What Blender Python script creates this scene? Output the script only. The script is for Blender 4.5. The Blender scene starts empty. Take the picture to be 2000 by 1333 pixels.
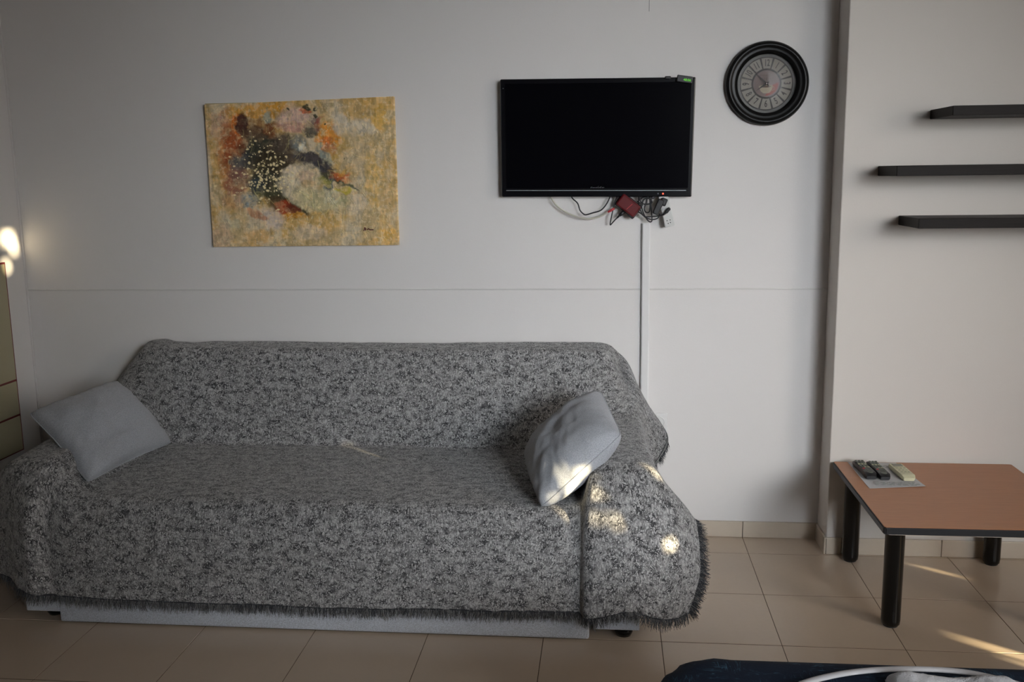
import bpy, bmesh, math, random
import numpy as np
from mathutils import Vector, Matrix
from math import sin, cos, pi, radians as R
random.seed(7); rng = np.random.default_rng(7)
sc = bpy.context.scene; col = sc.collection

# ------------------------------------------------------------ camera
F, PITCH, YAW, ROLL, CAMH = 1888.7, .1712, -.1003, -.0133, 1.5
cp, sp, cy, sy = cos(PITCH), sin(PITCH), cos(YAW), sin(YAW)
fwd = Vector((sy*cp, cy*cp, -sp)); rt = Vector((cy, -sy, 0)); up = rt.cross(fwd)
rt, up = cos(ROLL)*rt + sin(ROLL)*up, -sin(ROLL)*rt + cos(ROLL)*up
cam = bpy.data.objects.new('camera', bpy.data.cameras.new('camera')); col.objects.link(cam)
cam.data.sensor_width = 36; cam.data.lens = F*36/2000; cam.data.clip_start = .05
m = Matrix((rt, up, -fwd)).transposed().to_4x4(); m.translation = (0, 0, CAMH); cam.matrix_world = m
sc.camera = cam
# ------------------------------------------------------------ light and exposure
sc.view_settings.view_transform = 'Standard'; sc.view_settings.look = 'None'
sc.view_settings.gamma = 1; sc.view_settings.use_curve_mapping = False
sc.view_settings.exposure = 0.0
w = bpy.data.worlds.new('world'); sc.world = w; w.use_nodes = True
w.node_tree.nodes['Background'].inputs[0].default_value = (.5, .62, .8, 1)
w.node_tree.nodes['Background'].inputs[1].default_value = .6
SUN = Vector((-.80, .585, -.13)).normalized()
def lamp(name, kind, loc, direction, energy, color, **k):
    l = bpy.data.lights.new(name, kind); l.energy = energy; l.color = color
    for a, b in k.items(): setattr(l, a, b)
    o = bpy.data.objects.new(name, l); col.objects.link(o); o.location = loc
    o.rotation_euler = Vector(direction).to_track_quat('-Z', 'Y').to_euler()
    return o
lamp('sun', 'SUN', (6, -4, 3), SUN, 31, (1, .83, .52), angle=R(.53))
lamp('window_light', 'AREA', (3.2, 1.2, 1.65), (-3.05, 2.5, -1.0), 12, (1, .91, .82), shape='RECTANGLE', size=1.5, size_y=1.4, spread=R(82))
lamp('rear_fill_light', 'AREA', (2.3, -1.8, 1.95), (-2.35, 5.7, -1.25), 15.5, (.90, .95, 1), shape='RECTANGLE', size=1.5, size_y=1.5, spread=R(46))  # added fill from behind the camera; narrow cone dims the frame edges

# ------------------------------------------------------------ materials
def lin(c): return tuple(((v/255)/12.92 if v/255 <= .04045 else ((v/255+.055)/1.055)**2.4) for v in c)
def mat(name, c, rough=.6, metal=0, spec=.5, coat=0, emit=None, es=1):
    m = bpy.data.materials.new(name); m.use_nodes = True; b = m.node_tree.nodes['Principled BSDF']
    b.inputs['Base Color'].default_value = (*c, 1); b.inputs['Roughness'].default_value = rough
    b.inputs['Metallic'].default_value = metal; b.inputs['Specular IOR Level'].default_value = spec
    b.inputs['Coat Weight'].default_value = coat
    if emit: b.inputs['Emission Color'].default_value = (*emit, 1); b.inputs['Emission Strength'].default_value = es
    return m
class G:
    def __init__(s, m): s.m = m; s.t = m.node_tree; s.b = s.t.nodes['Principled BSDF']
    def n(s, t, **k):
        x = s.t.nodes.new(t)
        for a, b in k.items(): setattr(x, a, b)
        return x
    def l(s, a, b): s.t.links.new(a, b)
    def coord(s, kind='Object', scale=(1, 1, 1)):
        c = s.n('ShaderNodeTexCoord'); mp = s.n('ShaderNodeMapping'); mp.inputs['Scale'].default_value = scale
        s.l(c.outputs[kind], mp.inputs[0]); return mp.outputs[0]
    def noise(s, co, scale, detail=3, rough=.5, dist=0):
        x = s.n('ShaderNodeTexNoise'); x.inputs['Scale'].default_value = scale; x.inputs['Detail'].default_value = detail
        x.inputs['Roughness'].default_value = rough; x.inputs['Distortion'].default_value = dist; s.l(co, x.inputs['Vector']); return x.outputs['Fac']
    def ramp(s, f, stops):
        x = s.n('ShaderNodeValToRGB'); e = x.color_ramp.elements
        while len(e) < len(stops): e.new(.5)
        for i, (p, c) in enumerate(stops): e[i].position = p; e[i].color = (*c, 1) if len(c) == 3 else c
        s.l(f, x.inputs[0]); return x.outputs[0]
    def math(s, op, a, b=None, c=None):
        x = s.n('ShaderNodeMath', operation=op)
        for i, v in enumerate((a, b, c)):
            if v is None: continue
            if isinstance(v, (int, float)): x.inputs[i].default_value = v
            else: s.l(v, x.inputs[i])
        return x.outputs[0]
    def mix(s, f, a, b, mode='MIX'):
        x = s.n('ShaderNodeMix', data_type='RGBA', blend_type=mode)
        for i, v in ((0, f), (6, a), (7, b)):
            if isinstance(v, (int, float)): x.inputs[i].default_value = v
            elif isinstance(v, tuple): x.inputs[i].default_value = (*v, 1)
            else: s.l(v, x.inputs[i])
        return x.outputs[2]
    def bump(s, f, st, d):
        x = s.n('ShaderNodeBump'); x.inputs['Strength'].default_value = st; x.inputs['Distance'].default_value = d
        s.l(f, x.inputs['Height']); s.l(x.outputs[0], s.b.inputs['Normal'])
    def base(s, c): s.l(c, s.b.inputs['Base Color'])
M = {}
def wallmat(n, c):
    m = mat(n, c, .75, spec=.25); g = G(m); co = g.coord()
    f = g.noise(co, 1.6, 3); g.base(g.mix(f, tuple(v*.95 for v in c), tuple(min(1, v*1.04) for v in c)))
    h = g.math('ADD', g.noise(co, 160, 2), g.math('MULTIPLY', g.noise(co, 9, 3), 2.0)); g.bump(h, .12, .002); return m
M['wall'] = wallmat('wall_paint', (.76, .735, .72))
M['wall_tan'] = wallmat('tan_wall_paint', (.34, .29, .25))
M['ceil'] = wallmat('ceiling_paint', (.64, .62, .60))
M['wall_warm_light'] = wallmat('wall_paint_warm_light', (.70, .655, .61))  # warmer light on the projecting right wall, put into its colour
def tilemat(n, c, rough):
    m = mat(n, c, rough, spec=.5); g = G(m); co = g.coord()
    oi = g.n('ShaderNodeObjectInfo')
    f = g.noise(co, 7, 5, .6); f2 = g.noise(co, 60, 3)
    a = g.mix(f, tuple(v*.93 for v in c), tuple(v*1.05 for v in c)); a = g.mix(g.math('MULTIPLY', f2, .25), a, tuple(v*.8 for v in c))
    a = g.mix(g.math('MULTIPLY', oi.outputs['Random'], .12), a, tuple(v*.82 for v in c)); g.base(a)
    g.l(g.math('MULTIPLY_ADD', f, .12, rough-.05), g.b.inputs['Roughness']); return m
M['tile'] = tilemat('beige_floor_tile', (.62, .50, .385), .2)
M['skirt'] = tilemat('beige_skirting_tile', (.62, .53, .43), .35)
M['grout'] = mat('dark_grout', (.10, .065, .04), .9)
def fabricmat(n, c, sc1=420):
    m = mat(n, c, .95, spec=.15); g = G(m); co = g.coord()
    a = g.noise(co, sc1, 2, .7); b = g.noise(co, 900, 1); k = g.noise(co, 5, 3)
    x = g.mix(g.ramp(a, [(.35, (0, 0, 0)), (.65, (1, 1, 1))]), tuple(v*.72 for v in c), tuple(min(1, v*1.25) for v in c))
    x = g.mix(g.math('MULTIPLY', k, .25), x, tuple(v*.8 for v in c)); g.base(x)
    g.bump(g.math('ADD', a, b), .35, .0015)
    g.b.inputs['Sheen Weight'].default_value = .15; return m
M['pillow'] = fabricmat('grey_melange_fabric', (.40, .418, .45))
M['sofa'] = fabricmat('grey_sofa_fabric', (.54, .565, .62), 350)
def throwmat():
    m = mat('woven_throw', (.4, .4, .4), .95, spec=.1); g = G(m)
    uv = g.coord('UV'); 
    def sub(scale):
        mp = g.n('ShaderNodeMapping'); mp.inputs['Scale'].default_value = scale; g.l(uv, mp.inputs[0]); return mp.outputs[0]
    # short interlaced strokes in the warp and weft direction
    def crack(scale, dist, lo, hi, det=2):
        n_ = g.noise(sub(scale), 1, det, .55, dist)
        return g.ramp(g.math('ABSOLUTE', g.math('SUBTRACT', n_, .5)), [(lo, (1, 1, 1)), (hi, (0, 0, 0))])
    n0 = g.noise(sub((26, 40, 1)), 1, 3, .6)
    mask = g.ramp(n0, [(.34, (0, 0, 0)), (.60, (1, 1, 1))])
    d = g.math('MULTIPLY', crack((64, 88, 1), 1.0, .040, .066), g.math('MULTIPLY_ADD', mask, .85, .15))
    d = g.math('MAXIMUM', d, g.math('MULTIPLY', crack((120, 60, 1), .6, .028, .055), g.math('MULTIPLY_ADD', mask, .5, .5)))
    blot = g.ramp(g.noise(sub((90, 120, 1)), 1, 3, .65, .5), [(.595, (0, 0, 0)), (.625, (1, 1, 1))])
    hatch = g.ramp(g.noise(sub((300, 60, 1)), 1, 2, .6), [(.53, (0, 0, 0)), (.62, (.7, .7, .7))])
    d = g.math('MAXIMUM', d, g.math('MAXIMUM', blot, hatch))
    thread = g.noise(sub((600, 90, 1)), 1, 1)
    light = g.mix(thread, (.38, .375, .375), (.62, .61, .605))
    c = g.mix(g.math('MULTIPLY', d, .92), light, (.014, .015, .018)); g.base(c)
    wv = g.noise(sub((500, 500, 1)), 1, 2)
    g.b.inputs['Sheen Weight'].default_value = .25; g.b.inputs['Sheen Roughness'].default_value = .4
    g.bump(g.math('ADD', wv, g.math('MULTIPLY', d, -.8)), .5, .0018); return m
M['throw'] = throwmat()
M['fringe'] = mat('dark_fringe_yarn', (.05, .052, .058), .95, spec=.1)
M['fringe_light'] = mat('grey_fringe_yarn', (.17, .17, .17), .95, spec=.1)
M['black_gloss'] = mat('black_gloss_plastic', (.005, .005, .007), .2, spec=.3)
M['screen'] = mat('switched_off_screen', (.0025, .0025, .004), .16, spec=.12)
M['black'] = mat('black_plastic', (.012, .012, .014), .42)
M['black_paint'] = mat('black_lacquer', (.005, .005, .005), .14, spec=.35)
def shelfmat():
    m = mat('black_brown_veneer', (.02, .016, .014), .5, spec=.1); g = G(m); f = g.noise(g.coord(scale=(3, 60, 60)), 3, 4)
    g.base(g.mix(f, (.008, .006, .0055), (.020, .016, .014))); return m
M['shelf'] = shelfmat()
def woodmat():
    m = mat('beech_laminate', (.42, .2, .1), .38); g = G(m)
    f = g.noise(g.coord(scale=(3, 55, 3)), 4, 5, .65, .4); f2 = g.noise(g.coord(scale=(12, 240, 12)), 3, 2)
    a = g.mix(g.ramp(f, [(.3, (0, 0, 0)), (.7, (1, 1, 1))]), (.40, .165, .068), (.50, .215, .095))
    g.base(g.mix(g.math('MULTIPLY', f2, .3), a, (.32, .125, .05))); return m
M['wood'] = woodmat()
M['white'] = mat('white_plastic', (.62, .62, .6), .4)
M['whitegrey'] = mat('white_trunking', (.74, .73, .72), .5)
M['coax'] = mat('cream_cable', (.52, .50, .42), .5)
M['red'] = mat('dark_red_plastic', (.11, .004, .006), .3)
M['redbright'] = mat('red_connector', (.5, .04, .05), .4)
M['silver'] = mat('silver_trim', (.35, .36, .38), .35, metal=.3)
M['greytext'] = mat('grey_print', (.13, .14, .15), .5)
M['led'] = mat('red_standby_led', (.5, 0, 0), .4, emit=(1, .06, .03), es=6)
M['green'] = mat('green_print', (.10, .55, .02), .5, emit=(.12, .6, .02), es=.35)
M['cream'] = mat('cream_lacquer', (.42, .375, .24), .35)
M['darkred'] = mat('dark_red_edging', (.16, .018, .018), .3)
M['paper'] = mat('printed_paper', (.55, .55, .56), .5)
M['ink'] = mat('grey_ink', (.22, .25, .24), .6)
M['ivory'] = mat('ivory_plastic', (.60, .57, .38), .4)
M['lcd'] = mat('olive_display', (.11, .11, .06), .2)
M['button'] = mat('grey_buttons', (.10, .11, .09), .5)
M['button_light'] = mat('pale_buttons', (.33, .33, .22), .5)
M['face'] = mat('clock_cream', (.36, .34, .30), .6)
M['facedark'] = mat('clock_dark_band', (.03, .024, .024), .5)
M['facerim'] = mat('clock_worn_rim', (.19, .19, .185), .5)
M['facepink'] = mat('clock_pinkish_centre', (.26, .21, .20), .6)
M['facered'] = mat('clock_red_wash', (.30, .09, .075), .6)
M['cupwhite'] = mat('clock_cup_cream', (.50, .45, .34), .6)
M['coffee'] = mat('clock_coffee_brown', (.10, .055, .035), .6)
M['chrome'] = mat('chrome', (.7, .7, .7), .15, metal=1)
def glassmat():
    m = mat('clock_glass', (1, 1, 1), .02); b = m.node_tree.nodes['Principled BSDF']
    b.inputs['Transmission Weight'].default_value = 1; b.inputs['IOR'].default_value = 1.1; return m
M['glass'] = glassmat()
def bedmat():
    m = mat('navy_bedspread', (.01, .02, .05), .85, spec=.2); g = G(m)
    a = g.noise(g.coord(scale=(60, 5, 5)), 2.2, 2, .5, .5); b = g.noise(g.coord(scale=(7, 70, 7)), 1.8, 2, .5, .5)
    l1 = g.ramp(g.math('ABSOLUTE', g.math('SUBTRACT', a, .5)), [(.003, (1, 1, 1)), (.016, (0, 0, 0))])
    l2 = g.ramp(g.math('ABSOLUTE', g.math('SUBTRACT', b, .5)), [(.003, (1, 1, 1)), (.016, (0, 0, 0))])
    mk = g.ramp(g.noise(g.coord(), 14, 2), [(.48, (0, 0, 0)), (.62, (1, 1, 1))])
    mk2 = g.ramp(g.noise(g.coord(scale=(1.3, 1.1, 1)), 17, 2), [(.5, (0, 0, 0)), (.62, (1, 1, 1))])
    d = g.math('MAXIMUM', g.math('MULTIPLY', l1, mk), g.math('MULTIPLY', l2, mk2))
    g.base(g.mix(g.math('MULTIPLY', d, .75), (.006, .013, .030), (.06, .17, .27)))
    g.bump(g.noise(g.coord(), 300, 2), .3, .002); return m
M['bed'] = bedmat()
def towelmat():
    m = mat('white_terry', (.72, .72, .75), .95, spec=.1); g = G(m); co = g.coord()
    g.bump(g.noise(co, 260, 3, .7), .9, .004); return m
M['towel'] = towelmat()
M['strap'] = mat('pale_grey_strap', (.50, .49, .50), .7)

# ------------------------------------------------------------ geometry helpers
def link(name, me, mats, parent=None, smooth=False, loc=None):
    o = bpy.data.objects.new(name, me); col.objects.link(o)
    for x in (mats if isinstance(mats, (list, tuple)) else [mats]): me.materials.append(x)
    if smooth:
        for p in me.polygons: p.use_smooth = True
    if parent is not None:
        o.parent = parent
        # parts are modelled in world coordinates; parents sit unrotated
        pl = parent.location.copy() if parent.parent is None else Vector(parent['_w'])
        me.transform(Matrix.Translation(-pl)); o['_w'] = list(pl); del_later.append(o)
    elif loc is not None:
        me.transform(Matrix.Translation(-Vector(loc))); o.location = loc
    return o
del_later = []
def tag(o, label=None, cat=None, group=None, kind=None):
    if label: o['label'] = label
    if cat: o['category'] = cat
    if group: o['group'] = group
    if kind: o['kind'] = kind
    return o
def thing(name, loc, label, cat, group=None):
    o = bpy.data.objects.new(name, None); col.objects.link(o); o.location = loc; o.empty_display_size = .05
    o.matrix_world = Matrix.Translation(loc); return tag(o, label, cat, group)
def bm_mesh(name, bm):
    bmesh.ops.recalc_face_normals(bm, faces=bm.faces[:]); me = bpy.data.meshes.new(name); bm.to_mesh(me); bm.free(); return me
def add_box(bm, a, b, bev=0, seg=2, mtx=None):
    t = bmesh.new(); bmesh.ops.create_cube(t, size=1)
    s = [b[i]-a[i] for i in range(3)]; c = [(a[i]+b[i])/2 for i in range(3)]
    for v in t.verts: v.co = Vector((v.co.x*s[0]+c[0], v.co.y*s[1]+c[1], v.co.z*s[2]+c[2]))
    if bev: bmesh.ops.bevel(t, geom=t.edges[:], offset=bev, segments=seg, profile=.5, affect='EDGES')
    if mtx: bmesh.ops.transform(t, matrix=mtx, verts=t.verts)
    me = bpy.data.meshes.new('t'); t.to_mesh(me); t.free(); bm.from_mesh(me); bpy.data.meshes.remove(me)
def box(name, a, b, m, parent=None, bev=0, seg=2, mtx=None, smooth=False, loc=None):
    bm = bmesh.new(); add_box(bm, a, b, bev, seg, mtx); return link(name, bm_mesh(name, bm), m, parent, smooth, loc)
def smooth_path(pts, n=8):
    pts = [Vector(p) for p in pts]; out = []
    for i in range(len(pts)-1):
        p0 = pts[max(i-1, 0)]; p1 = pts[i]; p2 = pts[i+1]; p3 = pts[min(i+2, len(pts)-1)]
        for k in range(n):
            t = k/n; out.append(.5*((2*p1)+(-p0+p2)*t+(2*p0-5*p1+4*p2-p3)*t*t+(-p0+3*p1-3*p2+p3)*t**3))
    out.append(pts[-1]); return out
def add_tube(bm, pts, r, seg=8, flat=None):
    prev = None; rings = []; n = len(pts)
    for i, p in enumerate(pts):
        t = (pts[min(i+1, n-1)]-pts[max(i-1, 0)]).normalized()
        if prev is None:
            a = Vector((0, 0, 1)) if abs(t.z) < .9 else Vector((1, 0, 0)); u = t.cross(a).normalized()
        else: u = (prev - t*prev.dot(t)).normalized()
        prev = u; v = t.cross(u); rr = r[i] if isinstance(r, (list, tuple)) else r
        fx, fy = flat or (1, 1)
        rings.append([bm.verts.new(p + u*cos(2*pi*k/seg)*rr*fx + v*sin(2*pi*k/seg)*rr*fy) for k in range(seg)])
    for a, b in zip(rings, rings[1:]):
        for k in range(seg): bm.faces.new((a[k], a[(k+1) % seg], b[(k+1) % seg], b[k]))
    bm.faces.new(rings[0][::-1]); bm.faces.new(rings[-1])
def tube(name, pts, r, m, parent=None, n=8, seg=8, flat=None, sm=True, loc=None):
    bm = bmesh.new(); add_tube(bm, smooth_path(pts, n) if n > 1 else [Vector(p) for p in pts], r, seg, flat)
    return link(name, bm_mesh(name, bm), m, parent, sm, loc)
def add_lathe(bm, prof, seg=48, mtx=Matrix()):
    rings = []
    for r, z in prof:
        rings.append([bm.verts.new(mtx @ Vector((r*cos(2*pi*k/seg), r*sin(2*pi*k/seg), z))) for k in range(seg)] if r > 1e-6 else [bm.verts.new(mtx @ Vector((0, 0, z)))])
    for a, b in zip(rings, rings[1:]):
        for k in range(seg):
            k2 = (k+1) % seg
            if len(a) == 1 and len(b) == 1: continue
            if len(a) == 1: bm.faces.new((a[0], b[k], b[k2]))
            elif len(b) == 1: bm.faces.new((a[k], a[k2], b[0]))
            else: bm.faces.new((a[k], a[k2], b[k2], b[k]))
def lathe(name, prof, m, parent=None, seg=48, mtx=Matrix(), smooth=True, loc=None):
    bm = bmesh.new(); add_lathe(bm, prof, seg, mtx); return link(name, bm_mesh(name, bm), m, parent, smooth, loc)
def autosmooth(o, ang=35):
    for p in o.data.polygons: p.use_smooth = True
    md = o.modifiers.new('edges', 'EDGE_SPLIT'); md.split_angle = R(ang)
def vnoise(x, y, seed=0):
    """smooth value noise, numpy arrays"""
    xi = np.floor(x).astype(int); yi = np.floor(y).astype(int); fx = x-xi; fy = y-yi
    fx = fx*fx*(3-2*fx); fy = fy*fy*(3-2*fy)
    def h(a, b):
        k = np.sin(a*127.1+b*311.7+seed*74.7)*43758.5453; return k-np.floor(k)
    return (h(xi, yi)*(1-fx)+h(xi+1, yi)*fx)*(1-fy)+(h(xi, yi+1)*(1-fx)+h(xi+1, yi+1)*fx)*fy
def fbm(x, y, seed=0, o=4):
    s = 0; a = .5; t = 0
    for i in range(o): s = s+a*vnoise(x*2**i, y*2**i, seed+i); t += a; a *= .5
    return s/t

# ------------------------------------------------------------ the room
D, DF, XL, XP, XR, YB, ZC = 3.899, 3.738, -2.48, .862, 3.4, -2.4, 2.72
S = 'structure'
# floor: screed plus single tiles
fl = tag(box('floor', (XL-.1, YB-.1, -.06), (XR+.1, D+.1, -.0012), M['grout']), 'beige glossy floor tiles with dark thin joints', kind=S)
TS, X0, Y0 = .3828, .5589, 3.7182; GR = .0022
shared = {}
for i in range(-9, 9):
    for j in range(-2, 17):
        xa, xb = X0+TS*i, X0+TS*(i+1); yb, ya = Y0-TS*j, Y0-TS*(j+1)
        xa, xb, ya, yb = max(xa, XL), min(xb, XR), max(ya, YB), min(yb, D)
        if xb-xa < .01 or yb-ya < .01: continue
        if yb < -.9: continue
        key = (round(xb-xa, 4), round(yb-ya, 4))
        if key not in shared:
            bm = bmesh.new(); w_, h_ = (xb-xa)/2-GR/2, (yb-ya)/2-GR
            add_box(bm, (-w_, -h_, -.004), (w_, h_, 0), .0005, 1); shared[key] = bm_mesh('tile', bm); shared[key].materials.append(M['tile'])
        o = bpy.data.objects.new('tile', shared[key]); col.objects.link(o); o.parent = fl; o.location = ((xa+xb)/2, (ya+yb)/2, 0)
wb = tag(box('wall_back', (XL-.1, D, -.05), (XP+.02, D+.1, ZC+.05), M['wall']), kind=S)
tag(box('wall_left', (XL-.1, YB, -.05), (XL, D, ZC+.05), M['wall']), kind=S)
tag(box('wall_back_right', (XP, DF, -.05), (XR+.1, D+.1, ZC+.05), M['wall_warm_light'], bev=.004), kind=S)
tag(box('wall_front', (XL-.1, YB-.1, -.05), (XR+.1, YB, ZC+.05), M['wall_tan']), kind=S)
tag(box('ceiling', (XL-.1, YB-.1, ZC), (XR+.1, D+.1, ZC+.1), M['ceil']), kind=S)
# board joint across the back wall: a proud lip
bm = bmesh.new(); add_box(bm, (XL, D-.005, 1.034), (XP, D+.001, 1.040), .0015, 1)
tag(link('trim_1', bm_mesh('j', bm), wallmat('joint_filler', (.68, .66, .64))), kind=S)
bm = bmesh.new(); add_box(bm, (.1515, D-.0012, 2.107), (.1535, D+.001, ZC), 0)
tag(link('trim_2', bm_mesh('j', bm), mat('grey_hairline', (.25, .25, .25), .9)), kind=S)
# corner bead on the left
tag(tube('trim_3', [(XL+.002, D-.003, .07), (XL+.002, D-.003, ZC)], .006, M['wall'], n=1, seg=6), kind=S)
# skirting, one tile after another
def skirting(name, p0, p1, nrm, joints, rough):
    """tiles of the skirting between p0 and p1 along an axis, as parts"""
    root = box(name, (min(p0[0], p1[0], p0[0]+nrm[0]*.002), min(p0[1], p1[1], p0[1]+nrm[1]*.002), 0), (max(p0[0], p1[0], p0[0]+nrm[0]*.002), max(p0[1], p1[1], p0[1]+nrm[1]*.002), .066), M['grout'])
    tag(root, kind=S); ax = 0 if abs(nrm[1]) else 1
    cuts = sorted([p0[ax], p1[ax]]+[j for j in joints if min(p0[ax], p1[ax])+.02 < j < max(p0[ax], p1[ax])-.02])
    for a, b in zip(cuts, cuts[1:]):
        A = [0, 0, .0005]; B = [0, 0, .0685]; A[ax] = a+.001; B[ax] = b-.001; o = 1-ax
        A[o], B[o] = sorted((p0[o]+nrm[o]*.0005, p0[o]+nrm[o]*.010))
        box('skirting_tile', A, B, M['skirt'], root, bev=.002, seg=2)
jx = [X0+TS*k for k in range(-9, 9)]; jx2 = [1.3+.38*k for k in range(-2, 7)]; jy = [Y0-TS*k for k in range(0, 12)]
skirting('baseboard_back', (XL+.012, D), (XP, D), (0, -1), jx, 0)
skirting('baseboard_pier', (XP, DF-.010), (XP, D-.012), (-1, 0), [], 0)
skirting('baseboard_right', (XP-.010, DF), (XR, DF), (0, -1), jx2, 0)
skirting('baseboard_left', (XL, .2), (XL, D), (1, 0), jy, 0)
# right wall, out of view: gaps added where each wanted sun patch traces back
spots = [  # (target point, gap width along y, gap height)
    ((-2.48, 3.805, 1.262), .070, .045), ((-2.48, 3.835, 1.225), .03, .05), ((-2.48, 3.775, 1.150), .03, .035),
    ((-.105, 3.02, .545), .050, .028), ((-.18, 2.97, .475), .02, .016),
    ((-.026, 2.90, .560), .012, .085), ((.022, 2.90, .518), .040, .050), ((.19, 2.94, .338), .04, .035),
    ((-.008, 2.89, .435), .018, .04), ((.050, 2.89, .425), .016, .05),
    ((.16, 3.03, .545), .03, .03),
    ((1.245, 3.588, 0), .030, .015), ((1.27, 2.945, 0), .060, .040), ((1.36, 2.82, 0), .040, .034),
    ((.38, 3.899, 1.20), .0015, .14), ((.43, 3.899, 1.06), .0015, .10),
]
XS = 3.38
holes = []
for (p, wy, hz) in spots:
    t = (XS-p[0])/-SUN.x; q = Vector(p)-SUN*t; holes.append((q.y-wy/2, q.y+wy/2, q.z-hz/2, q.z+hz/2))
ys = sorted({YB, D, *[v for h in holes for v in h[:2]]}); zs = sorted({-.05, ZC+.05, *[v for h in holes for v in h[2:]]})
bm = bmesh.new()
for ya, yb in zip(ys, ys[1:]):
    run = None
    for za, zb in zip(zs, zs[1:]):
        c = ((ya+yb)/2, (za+zb)/2); op = any(h[0] < c[0] < h[1] and h[2] < c[1] < h[3] for h in holes)
        if op:
            if run is not None: add_box(bm, (XS-.002, ya, run), (XS+.002, yb, za)); run = None
        elif run is None: run = za
    if run is not None: add_box(bm, (XS-.002, ya, run), (XS+.002, yb, zs[-1]))
tag(link('wall_right', bm_mesh('w', bm), M['wall']), kind=S)

# ------------------------------------------------------------ cabinet panel on the left wall
wc = thing('wall_cabinet', (XL, 3.4, .37), 'cream flat cabinet front with dark red edging on the left wall', 'cabinet')
box('carcass', (XL, 2.6, .372), (XL+.012, 3.750, 1.17), M['darkred'], wc, bev=.001)
box('door', (XL+.0125, 2.606, .681), (XL+.018, 3.736, 1.163), M['cream'], wc, bev=.001)
box('drawer_front', (XL+.0125, 2.606, .532), (XL+.018, 3.736, .672), M['cream'], wc, bev=.001)
box('drawer_front', (XL+.0125, 2.606, .379), (XL+.018, 3.736, .523), M['cream'], wc, bev=.001)

# ------------------------------------------------------------ sofa (mostly under the throw)
sofa = thing('sofa', (-.93, 3.4, 0), 'light grey upholstered three seat sofa against the back wall', 'sofa')
def sbox(n, a, b, bev, **k):
    o = box(n, a, b, M['sofa'], sofa, bev=bev, seg=3); autosmooth(o, 50); return o
sbox('front_panel', (-1.865, 2.935, .006), (-.057, 2.965, .17), .008)
sbox('seat_base', (-1.84, 2.97, .09), (-.04, 3.80, .30), .01)
sbox('seat_cushion', (-1.835, 2.965, .30), (-.045, 3.62, .405), .035)
bm = bmesh.new(); add_box(bm, (-1.90, 3.70, .30), (-.035, 3.80, .79), .03, 3)
for v in bm.verts: v.co.y += .055*(v.co.z-.30)/.5
o = link('backrest', bm_mesh('backrest', bm), M['sofa'], sofa); autosmooth(o, 50)
for a, b in ((-1.965, -1.862), (-.037, .105)):
    sbox('armrest', (a, 2.985, .04), (b, 3.80, .500), .03)
    box('arm_front_panel', (a-(.022 if a < -1 else 0), 2.940, .040), (b, 2.954, .20), M['sofa'], sofa, bev=.004)
for x, y in ((.055, 2.995), (-1.925, 3.015), (.04, 3.7), (-1.92, 3.7)):
    lathe('foot', [(0, 0), (.024, 0), (.030, .012), (.032, .04), (0, .04)], M['black_paint'], sofa, 24, Matrix.Translation((x, y, 0)))

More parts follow.
